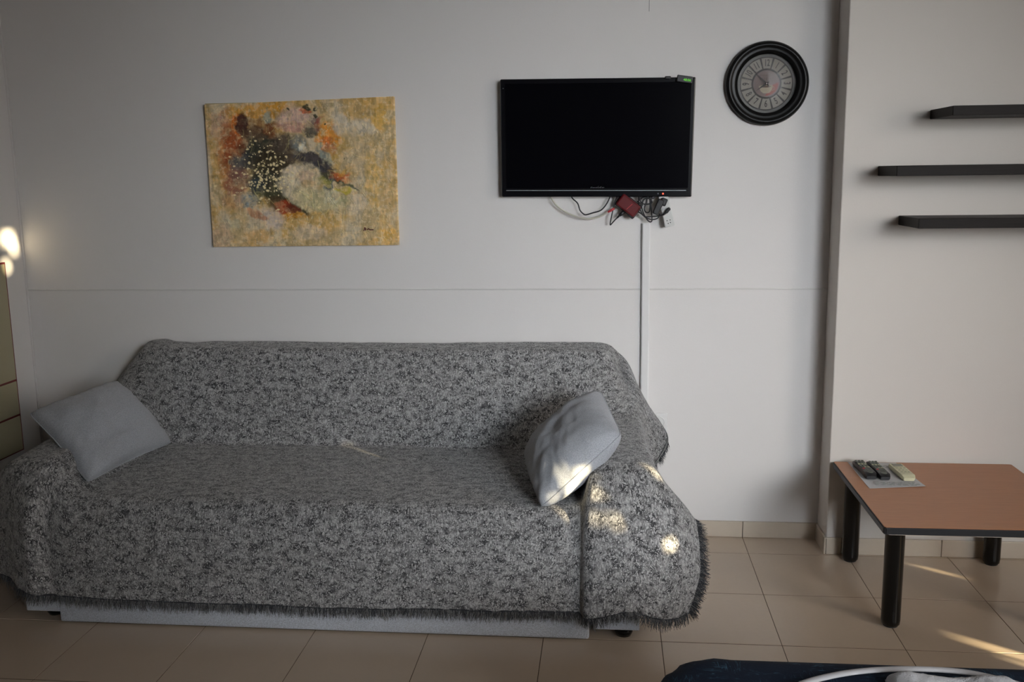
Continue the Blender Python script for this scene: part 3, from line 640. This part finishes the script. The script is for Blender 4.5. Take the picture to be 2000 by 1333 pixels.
c2 = tag(tube('cable', [(.036, YW+.01, 1.42), (.029, YW-.004, 1.395), (.018, YW-.01, 1.355), (.009, YW-.014, 1.312), (.0075, YW-.015, 1.298), (.0105, YW-.015, 1.299), (.024, YW-.015, 1.314), (.036, YW-.015, 1.326)], .0026, M['black'], loc=(.02, YW, 1.36)), 'black cable bent sharply into a V left of the red box', 'cable')
tube('plug', [(.034, YW-.015, 1.324), (.043, YW-.016, 1.333), (.044, YW-.016, 1.334), (.062, YW-.017, 1.349)], [.0035, .0045, .0068, .0075], M['black'], c2, n=1, seg=10)
def rot_box(name, c, size, ang, m, parent=None, bev=.003, yrot=0, loc=None):
    mt = Matrix.Translation(c) @ Matrix.Rotation(R(ang), 4, 'Y') @ Matrix.Rotation(R(yrot), 4, 'X')
    h = [s/2 for s in size]; return box(name, [-k for k in h], h, m, parent, bev=bev, mtx=mt, loc=loc)
rb = thing('converter_box', (.078, YW-.02, 1.372), 'dark red and black converter box hanging below the television', 'box')
rot_box('body', (.078, YW-.018, 1.372), (.088, .026, .052), 38, M['red'], rb, .006)
rot_box('back_shell', (.078, YW-.001, 1.372), (.096, .010, .060), 38, M['black'], rb, .004)
rot_box('socket', (.092, YW-.012, 1.336), (.026, .018, .026), 38, M['black'], rb, .003)
rot_box('ridge', (.082, YW-.0318, 1.368), (.030, .0016, .0022), -42, M['redbright'], rb, .0005)
# power strip
ps = thing('power_strip', (.225, YW, 1.34), 'white power strip hanging slanted below the television right corner', 'power strip')
MP = Matrix.Translation((.2265, YW-.004, 1.348)) @ Matrix.Rotation(R(-13), 4, 'Y')
box('case', (-.0195, -.012, -.062), (.0195, .014, .062), M['white'], ps, bev=.004, mtx=MP)
for z in (-.040, .0, .040):
    lathe('socket', [(.0175, 0), (.0175, .0015), (.0165, .0015), (.0155, -.0015), (0, -.0015)], M['white'], ps, 26, MP @ Matrix.Translation((0, -.0122, z)) @ Matrix.Rotation(pi/2, 4, 'X'))
    for a, b in ((-.006, .004), (.006, .004), (-.004, -.0075), (.005, -.006)):
        if z > -.02: continue
        lathe('socket_hole', [(0, .0006), (.0021, .0006), (.0021, 0), (0, 0)], M['black'], ps, 10, MP @ Matrix.Translation((a, -.0125, z+b)) @ Matrix.Rotation(pi/2, 4, 'X'))
ad = thing('power_adapter', (.19, YW-.03, 1.365), 'black power adapter plugged into the upper socket of the white strip', 'adapter')
rot_box('body', (.193, YW-.032, 1.366), (.024, .024, .062), 24, M['black'], ad, .004)
rot_box('plug', (.214, YW-.024, 1.385), (.026, .016, .030), 24, M['black'], ad, .005)
pl = thing('plug', (.235, YW-.02, 1.352), 'small black plug in the middle socket of the white strip', 'plug')
rot_box('body', (.2300, YW-.026, 1.352), (.013, .022, .026), 40, M['black'], pl, .005)
tube('strain_relief', [(.2235, YW-.026, 1.344), (.217, YW-.028, 1.338), (.210, YW-.028, 1.334)], [.005, .004, .003], M['black'], pl, n=1)
r = random.Random(12); lbl = [
 'black cable loop hanging lowest in the tangle beside the red box', 'black cable running from the red box to the small plug on the strip', 'wide black cable loop in the tangle ending at the adapter',
 'narrow upright black cable loop in the middle of the tangle', 'black cable coiled against the underside of the television', 'short black cable curl right of the red box top']
runs = [
 [(.125, YW, 1.415), (.128, YW-.012, 1.375), (.140, YW-.016, 1.335), (.158, YW-.017, 1.310), (.170, YW-.016, 1.312), (.168, YW-.014, 1.345), (.166, YW-.01, 1.38), (.17, YW, 1.418)],
 [(.108, YW-.012, 1.350), (.125, YW-.020, 1.342), (.145, YW-.022, 1.328), (.175, YW-.024, 1.329), (.198, YW-.026, 1.331), (.213, YW-.028, 1.336)],
 [(.118, YW, 1.415), (.120, YW-.016, 1.37), (.138, YW-.019, 1.331), (.168, YW-.020, 1.317), (.192, YW-.020, 1.322), (.200, YW-.022, 1.340)],
 [(.150, YW, 1.418), (.148, YW-.01, 1.385), (.140, YW-.013, 1.36), (.147, YW-.014, 1.345), (.160, YW-.014, 1.348), (.162, YW-.012, 1.38), (.158, YW, 1.418)],
 [(.120, YW-.008, 1.392), (.138, YW-.012, 1.404), (.158, YW-.013, 1.398), (.170, YW-.012, 1.384), (.152, YW-.011, 1.376), (.132, YW-.011, 1.380), (.122, YW-.010, 1.400), (.140, YW-.002, 1.418)],
 [(.112, YW-.010, 1.388), (.124, YW-.014, 1.380), (.130, YW-.014, 1.368), (.140, YW-.014, 1.396), (.178, YW-.012, 1.400), (.182, YW-.004, 1.418)]]
for p, lb in zip(runs, lbl): tag(tube('cable', p, .0025, M['black'], loc=p[2]), lb, 'cable', 'cable tangle under the television')

# ------------------------------------------------------------ clock
CX, CZ = .600, 1.828
ck = thing('wall_clock', (CX, D, CZ), 'round black framed wall clock with cream numeral panels', 'clock')
MC = Matrix.Translation((CX, D, CZ)) @ Matrix.Rotation(pi/2, 4, 'X')     # local z points into the room
lathe('frame', [(.150, .0005), (.1565, .006), (.1575, .016), (.153, .027), (.146, .032), (.139, .032), (.134, .028), (.130, .026), (.124, .027), (.119, .025), (.113, .018), (.109, .012), (.109, .003), (.150, .0005)], mat('clock_frame_black', (.006, .006, .006), .34, spec=.22), ck, 96, MC)
def disc(name, r0, r1, z, m, a0=0, a1=360, parent=ck, cx=0, cz=0, n=None, th=.0008):
    bm = bmesh.new(); n = n or max(3, int((a1-a0)/5)); full = abs(a1-a0) >= 360
    ii, oo = [], []
    rings = [[], [], [], []]
    for k in range(n+(0 if full else 1)):
        a = R(a0+(a1-a0)*k/n)
        for q, (rr, zz) in enumerate(((r0, z), (r1, z), (r1, z+th), (r0, z+th))):
            rings[q].append(bm.verts.new(MC @ Vector((cx+rr*sin(a), cz+rr*cos(a), zz))))
    m_ = len(rings[0])
    for k in range(m_ if full else m_-1):
        k2 = (k+1) % m_
        for q in range(4):
            q2 = (q+1) % 4
            try: bm.faces.new((rings[q][k], rings[q][k2], rings[q2][k2], rings[q2][k]))
            except ValueError: pass
    if not full:
        for k in (0, -1): bm.faces.new([rings[q][k] for q in range(4)])
    return link(name, bm_mesh(name, bm), m, parent)
disc('dial', .001, .109, .004, M['facerim'])
disc('numeral_band', .050, .0985, .0049, M['facedark'])
for k in range(12):
    disc('numeral_panel', .0565, .0945, .0058, M['face'], k*30-12.8, k*30+12.8)
    a = R(k*30); rr = .0755
    ro = (pi/2, a if k not in (4, 5, 6, 7, 8) else a+pi, 0)
    text('numeral', str(k if k else 12), .034, (CX+rr*sin(a), D-.0070, CZ+rr*cos(a)), M['facedark'], ck, rot=ro, sx=.62)
disc('centre_picture', .0005, .0495, .0050, M['facepink'])
def flat_poly(name, pts, z, m, parent=ck, th=.0006):
    bm = bmesh.new(); a = [bm.verts.new(MC @ Vector((x, y, z))) for x, y in pts]; b = [bm.verts.new(MC @ Vector((x, y, z+th))) for x, y in pts]
    bm.faces.new(a[::-1]); bm.faces.new(b); n = len(pts)
    for k in range(n): bm.faces.new((a[k], a[(k+1) % n], b[(k+1) % n], b[k]))
    return link(name, bm_mesh(name, bm), m, parent)
flat_poly('red_wash', [(.045*cos(R(t)), .045*sin(R(t))) for t in range(-95, 6, 10)]+[(.022, -.006), (.014, -.02)], .0059, M['facered'])
flat_poly('cup', [(-.028, -.012), (.024, -.012), (.020, -.026), (.010, -.036), (-.010, -.036), (-.021, -.028)], .0066, M['cupwhite'])
flat_poly('cup_rim', [(-.002+.027*cos(R(t)), -.011+.0065*sin(R(t))) for t in range(0, 360, 18)], .0073, M['cupwhite'])
flat_poly('coffee', [(-.002+.019*cos(R(t)), -.011+.0038*sin(R(t))) for t in range(0, 360, 18)], .0080, M['coffee'])
bm = bmesh.new(); add_tube(bm, [MC @ Vector((.021+.009*cos(R(t)), -.018+.007*sin(R(t)), .007)) for t in range(-110, 111, 20)], .0015, 6); link('cup_handle', bm_mesh('h', bm), M['cupwhite'], ck, True)
bm = bmesh.new()
for z, ws, hh in ((.030, 9, .0055), (.017, 7, .009)):
    for k in range(ws):
        x = (k-(ws-1)/2)*(.0058 if ws == 9 else .0074)
        add_box(bm, (x-.0018, z-hh/2, .0059), (x-.0006, z+hh/2, .0064), mtx=MC); add_box(bm, (x-.0018, z+hh/2-.001, .0059), (x+.0018, z+hh/2, .0064), mtx=MC)
link('worn_lettering', bm_mesh('wl', bm), mat('clock_brown_print', (.09, .06, .055), .6), ck)
def hand(name, ang, ln, w_):
    a = R(ang); d = Vector((sin(a), cos(a), 0)); s = Vector((cos(a), -sin(a), 0)); bm = bmesh.new()
    pts = [d*-.012+s*w_*.6, d*ln*.15+s*w_, d*ln, d*ln*.15-s*w_, d*-.012-s*w_*.6]
    lo = [bm.verts.new(MC @ (p+Vector((0, 0, .0095)))) for p in pts]; hi = [bm.verts.new(MC @ (p+Vector((0, 0, .0108)))) for p in pts]
    bm.faces.new(lo[::-1]); bm.faces.new(hi)
    for k in range(5): bm.faces.new((lo[k], lo[(k+1) % 5], hi[(k+1) % 5], hi[k]))
    link(name, bm_mesh(name, bm), M['facedark'], ck)
hand('minute_hand', -46.3, .078, .0028); hand('hour_hand', 235.7, .048, .0034)
lathe('hand_cap', [(0, .0125), (.003, .012), (.004, .0105), (.004, .008), (0, .008)], M['chrome'], ck, 20, MC)
lathe('glass', [(0, .0185), (.06, .0178), (.1115, .0150), (.1115, .0142), (.06, .017), (0, .0177)], M['glass'], ck, 64, MC)

# ------------------------------------------------------------ shelves
for (x, z0, z1, lb) in ((1.164, 1.676, 1.709, 'black floating shelf, highest of three, on the right wall'), (.990, 1.475, 1.511, 'black floating shelf, middle and reaching furthest left, on the right wall'), (1.073, 1.294, 1.329, 'black floating shelf, lowest of three, above the coffee table')):
    s = thing('floating_shelf', (x+.4, DF, z0), lb, 'shelf', 'black floating shelves')
    box('board', (x, DF-.238, z0), (x+.8, DF-.0005, z1), M['shelf'], s, bev=.0012)
    box('end_cap', (x-.0012, DF-.236, z0+.0015), (x+.0005, DF-.002, z1-.0015), M['shelf'], s, bev=.0003)

# ------------------------------------------------------------ coffee table
tx0, tx1, ty0, ty1, tz = .871, 1.535, 3.012, 3.725, .382
tb = thing('coffee_table', ((tx0+tx1)/2, (ty0+ty1)/2, 0), 'low coffee table with beech top, black edge and round black legs', 'table')
def outline(x0, x1, y0, y1, cut): return [(x0+cut, y0), (x1-cut, y0), (x1, y0+cut), (x1, y1-cut), (x1-cut, y1), (x0+cut, y1), (x0, y1-cut), (x0, y0+cut)]
def prism(name, pts, z0, z1, m, parent, bev=.0):
    bm = bmesh.new(); a = [bm.verts.new((x, y, z0)) for x, y in pts]; b = [bm.verts.new((x, y, z1)) for x, y in pts]
    bm.faces.new(a[::-1]); bm.faces.new(b); n = len(pts)
    for k in range(n): bm.faces.new((a[k], a[(k+1) % n], b[(k+1) % n], b[k]))
    if bev: bmesh.ops.bevel(bm, geom=bm.edges[:], offset=bev, segments=2, affect='EDGES')
    return link(name, bm_mesh(name, bm), m, parent)
prism('edge_band', outline(tx0, tx1, ty0, ty1, .006), tz-.024, tz-.0008, M['black'], tb, .003)
prism('tabletop', outline(tx0+.003, tx1-.003, ty0+.003, ty1-.003, .005), tz-.0006, tz+.0008, M['wood'], tb)
prism('underside', outline(tx0+.02, tx1-.02, ty0+.02, ty1-.02, .005), tz-.032, tz-.0245, M['skirt'], tb)
for x in (.940, 1.466):
    for y in (3.122, 3.672):
        l = lathe('leg', [(0, .004), (.024, .004), (.0295, .010), (.031, .025), (.031, .352), (.034, .3565), (0, .3565)], M['black_paint'], tb, 32, Matrix.Translation((x, y, 0)))
        lathe('foot_cap', [(0, 0), (.021, 0), (.024, .002), (.024, .0038), (0, .0038)], M['black'], l, 24, Matrix.Translation((x, y, 0)))
# leaflet
lf = thing('leaflet', (1.02, 3.55, tz), 'printed paper leaflet under the remotes on the coffee table', 'leaflet')
def sheet(name, q, z, m, parent, n=10, curl=0):
    q = [Vector((*p, 0)) for p in q]; bm = bmesh.new(); g = []
    for i in range(n+1):
        row = []
        for j in range(n+1):
            a, b = i/n, j/n; p = q[0]*(1-a)*(1-b)+q[1]*a*(1-b)+q[2]*a*b+q[3]*(1-a)*b
            row.append(bm.verts.new((p.x, p.y, z+curl*(max(0, b-.75)*4)**2*(.4+.6*a)*.25)))
        g.append(row)
    for i in range(n):
        for j in range(n): bm.faces.new((g[i][j], g[i+1][j], g[i+1][j+1], g[i][j+1]))
    bmesh.ops.recalc_face_normals(bm, faces=bm.faces[:]); ret = bmesh.ops.solidify(bm, geom=bm.faces[:], thickness=.0006)
    return link(name, bm_mesh(name, bm), m, parent)
sheet('sheet', [(.925, 3.715), (1.105, 3.715), (1.128, 3.430), (.925, 3.395)], tz+.0018, M['paper'], lf, curl=.006)
def prints(parent, z):
    bm = bmesh.new(); r = random.Random(3)
    for k in range(9):
        y = 3.425+k*.008+(.0 if k < 5 else .17)
        x = .955
        while x < 1.10:
            w_ = r.uniform(.006, .022); add_box(bm, (x, y, z), (min(x+w_, 1.11), y+.003, z+.0004)); x += w_+r.uniform(.004, .012)
    return tag(link('printed_lines', bm_mesh('p', bm), M['ink'], parent), kind='stuff')
prints(lf, tz+.0062)
# remotes: modelled flat, turned as they lie
def remote(name, label, c, ang, size, kind):
    w_, l_, t_ = size; root = bpy.data.objects.new(name, None); col.objects.link(root); root.empty_display_size = .03
    tag(root, label, 'remote control')
    bm = bmesh.new(); n = 14; secs = []
    for i in range(n+1):
        v = -1+2*i/n; ww = w_/2*(1-.10*(1-abs(v))**.8 if kind == 'tv' else 1)*(1-.25*max(0, abs(v)-.93)/.07)
        tt = t_*(1-.45*max(0, abs(v)-.90)/.10)*(1 if kind != 'tv' else .8+.2*(v < 0))
        prof = [(-ww*.82, 0), (ww*.82, 0), (ww, tt*.45), (ww*.9, tt*.95), (ww*.75, tt), (-ww*.75, tt), (-ww*.9, tt*.95), (-ww, tt*.45)]
        secs.append([bm.verts.new((a, v*l_/2, b)) for a, b in prof])
    for s0, s1 in zip(secs, secs[1:]):
        for k in range(8): bm.faces.new((s0[k], s0[(k+1) % 8], s1[(k+1) % 8], s1[k]))
    bm.faces.new(secs[0]); bm.faces.new(secs[-1][::-1])
    o = link('case', bm_mesh('case', bm), M['black'] if kind == 'tv' else M['ivory'], root); autosmooth(o, 40)
    if kind == 'tv':
        for rr in range(7):
            for cc in range(3):
                hl = rr in (2, 4) and cc > 0
                box('button', ((cc-1)*w_*.25-.0042, l_*.36-rr*l_*.105-.0036, t_*.9), ((cc-1)*w_*.25+.0042, l_*.36-rr*l_*.105+.0036, t_*1.09), M['button_light'] if (rr == 2 or hl) else (M['redbright'] if rr == 5 and cc == 0 else M['button']), root, bev=.0008, seg=1)
        lathe('navigation_pad', [(0, t_*1.1), (w_*.2, t_*1.1), (w_*.24, t_*.95), (0, t_*.95)], M['button'], root, 24, Matrix.Translation((0, -l_*.40, 0)))
    else:
        box('display', (-w_*.34, l_*.20, t_*.97), (w_*.34, l_*.40, t_*1.03), M['lcd'], root, bev=.0003, seg=1)
        for rr in range(3):
            for cc in range(3):
                box('button', ((cc-1)*w_*.25-.0038, l_*.06-rr*l_*.15-.003, t_*.98), ((cc-1)*w_*.25+.0038, l_*.06-rr*l_*.15+.003, t_*1.1), M['button_light'], root, bev=.0005, seg=1)
    root.location = c; root.rotation_euler = (0, 0, R(ang)); return root
remote('remote_control', 'black remote with pale buttons on the leaflet, at its left edge', (.955, 3.590, tz+.0034), 2, (.046, .185, .022), 'tv')
remote('remote_control', 'rounded black remote on the leaflet between the other black remote and the ivory one', (1.004, 3.588, tz+.0034), 1, (.044, .190, .020), 'tv')
remote('remote_control', 'ivory air conditioner remote with small display on the leaflet', (1.083, 3.565, tz+.0034), 3, (.052, .160, .020), 'ac')

# ------------------------------------------------------------ bed corner, strap and towel
BX0, BY1, BZ = .094, 1.990, .47
bd = thing('bed', (1.2, 1.0, 0), 'bed corner under a navy blue bedspread with pale blue scratches', 'bed')
def roundrect(x0, x1, y0, y1, rad, n=10):
    pts = []
    for cx_, cy_, a0 in ((x1-rad, y1-rad, 0), (x0+rad, y1-rad, 90), (x0+rad, y0+rad, 180), (x1-rad, y0+rad, 270)):
        for k in range(n+1): a = R(a0+90*k/n); pts.append((cx_+rad*cos(a), cy_+rad*sin(a)))
    return pts
def bedmesh():
    bm = bmesh.new(); prof = [(.012, .10), (.010, .2), (.006, .32), (.0, .40), (.002, .435), (.010, .455), (.024, .467), (.045, .472), (.10, .474), (.2, .474)]
    rings = []
    for off, z in prof:
        pts = roundrect(BX0+off, 2.02-off, .10+off, BY1-off, .145, 14); ring = []
        for i, (x, y) in enumerate(pts):
            wv = .003*sin(i*1.7+z*9)+.002*sin(x*37+y*23); dx, dy = x-1.07, y-1.03; dl = math.hypot(dx, dy)
            ring.append(bm.verts.new((x+dx/dl*wv, y+dy/dl*wv, z+.0015*sin(x*31+y*17))))
        rings.append(ring)
    for a, b in zip(rings, rings[1:]):
        n = len(a)
        for k in range(n): bm.faces.new((a[k], a[(k+1) % n], b[(k+1) % n], b[k]))
    bm.faces.new(rings[-1]); return bm_mesh('b', bm)
link('bedspread', bedmesh(), M['bed'], bd, True)
box('mattress', (BX0+.05, .14, .22), (1.97, BY1-.05, .44), M['white'], bd, bev=.03)
box('bed_base', (BX0+.05, .14, .05), (1.97, BY1-.05, .215), M['shelf'], bd, bev=.01)
for x in (BX0+.12, 1.9):
    for y in (.2, BY1-.12): box('leg', (x-.025, y-.025, 0), (x+.025, y+.025, .0495), M['black'], bd)
tag(tube('strap', [(.33, 1.78, .480), (.385, 1.842, .480), (.455, 1.882, .481), (.535, 1.908, .482), (.630, 1.920, .483), (.715, 1.917, .483), (.775, 1.899, .482), (.83, 1.868, .481), (.88, 1.81, .480)], .0085, M['strap'], flat=(1, .55), seg=12, loc=(.6, 1.9, .48)), 'pale grey curved strap lying on the navy bedspread behind the towel', 'strap')
def towel():
    bm = bmesh.new(); n, m_ = 60, 40; x0, x1, y0, y1 = .556, .820, 1.63, 1.892; g = []
    xs = np.linspace(-1, 1, n); ys_ = np.linspace(-1, 1, m_)
    Xg, Yg = np.meshgrid(xs, ys_, indexing='ij')
    h = (np.clip(1-abs(Xg)**8, 0, 1)*np.clip(1-abs(Yg)**8, 0, 1))**.5
    lump = (fbm(Xg*3+5, Yg*3+5, 4)-.4)*.012+(fbm(Xg*14+5, Yg*14+5, 14)-.5)*.005
    saddle = -.010*np.exp(-((Xg-.05)/.42)**2)
    for i in range(n):
        row = []
        for j in range(m_):
            sx_ = xs[i]*(1-.05*abs(ys_[j])**3); sy_ = ys_[j]*(1-.06*abs(xs[i])**4)-.06*math.exp(-((xs[i]-.05)/.45)**2)*max(ys_[j], 0)
            row.append(bm.verts.new(((x0+x1)/2+sx_*(x1-x0)/2, (y0+y1)/2+sy_*(y1-y0)/2, .4765+max(0, h[i, j]*(.030+lump[i, j]+saddle[i, j])))))
        g.append(row)
    for i in range(n-1):
        for j in range(m_-1): bm.faces.new((g[i][j], g[i+1][j], g[i+1][j+1], g[i][j+1]))
    edge = [g[i][0] for i in range(n)]+[g[-1][j] for j in range(1, m_)]+[g[i][-1] for i in range(n-2, -1, -1)]+[g[0][j] for j in range(m_-2, 0, -1)]
    bm.faces.new(edge)
    return link('folded_towel', bm_mesh('t', bm), M['towel'], None, True, loc=(.69, 1.78, .476))
tag(towel(), 'white fluffy folded towel on the navy bedspread', 'towel')

for o in del_later:
    if '_w' in o: del o['_w']
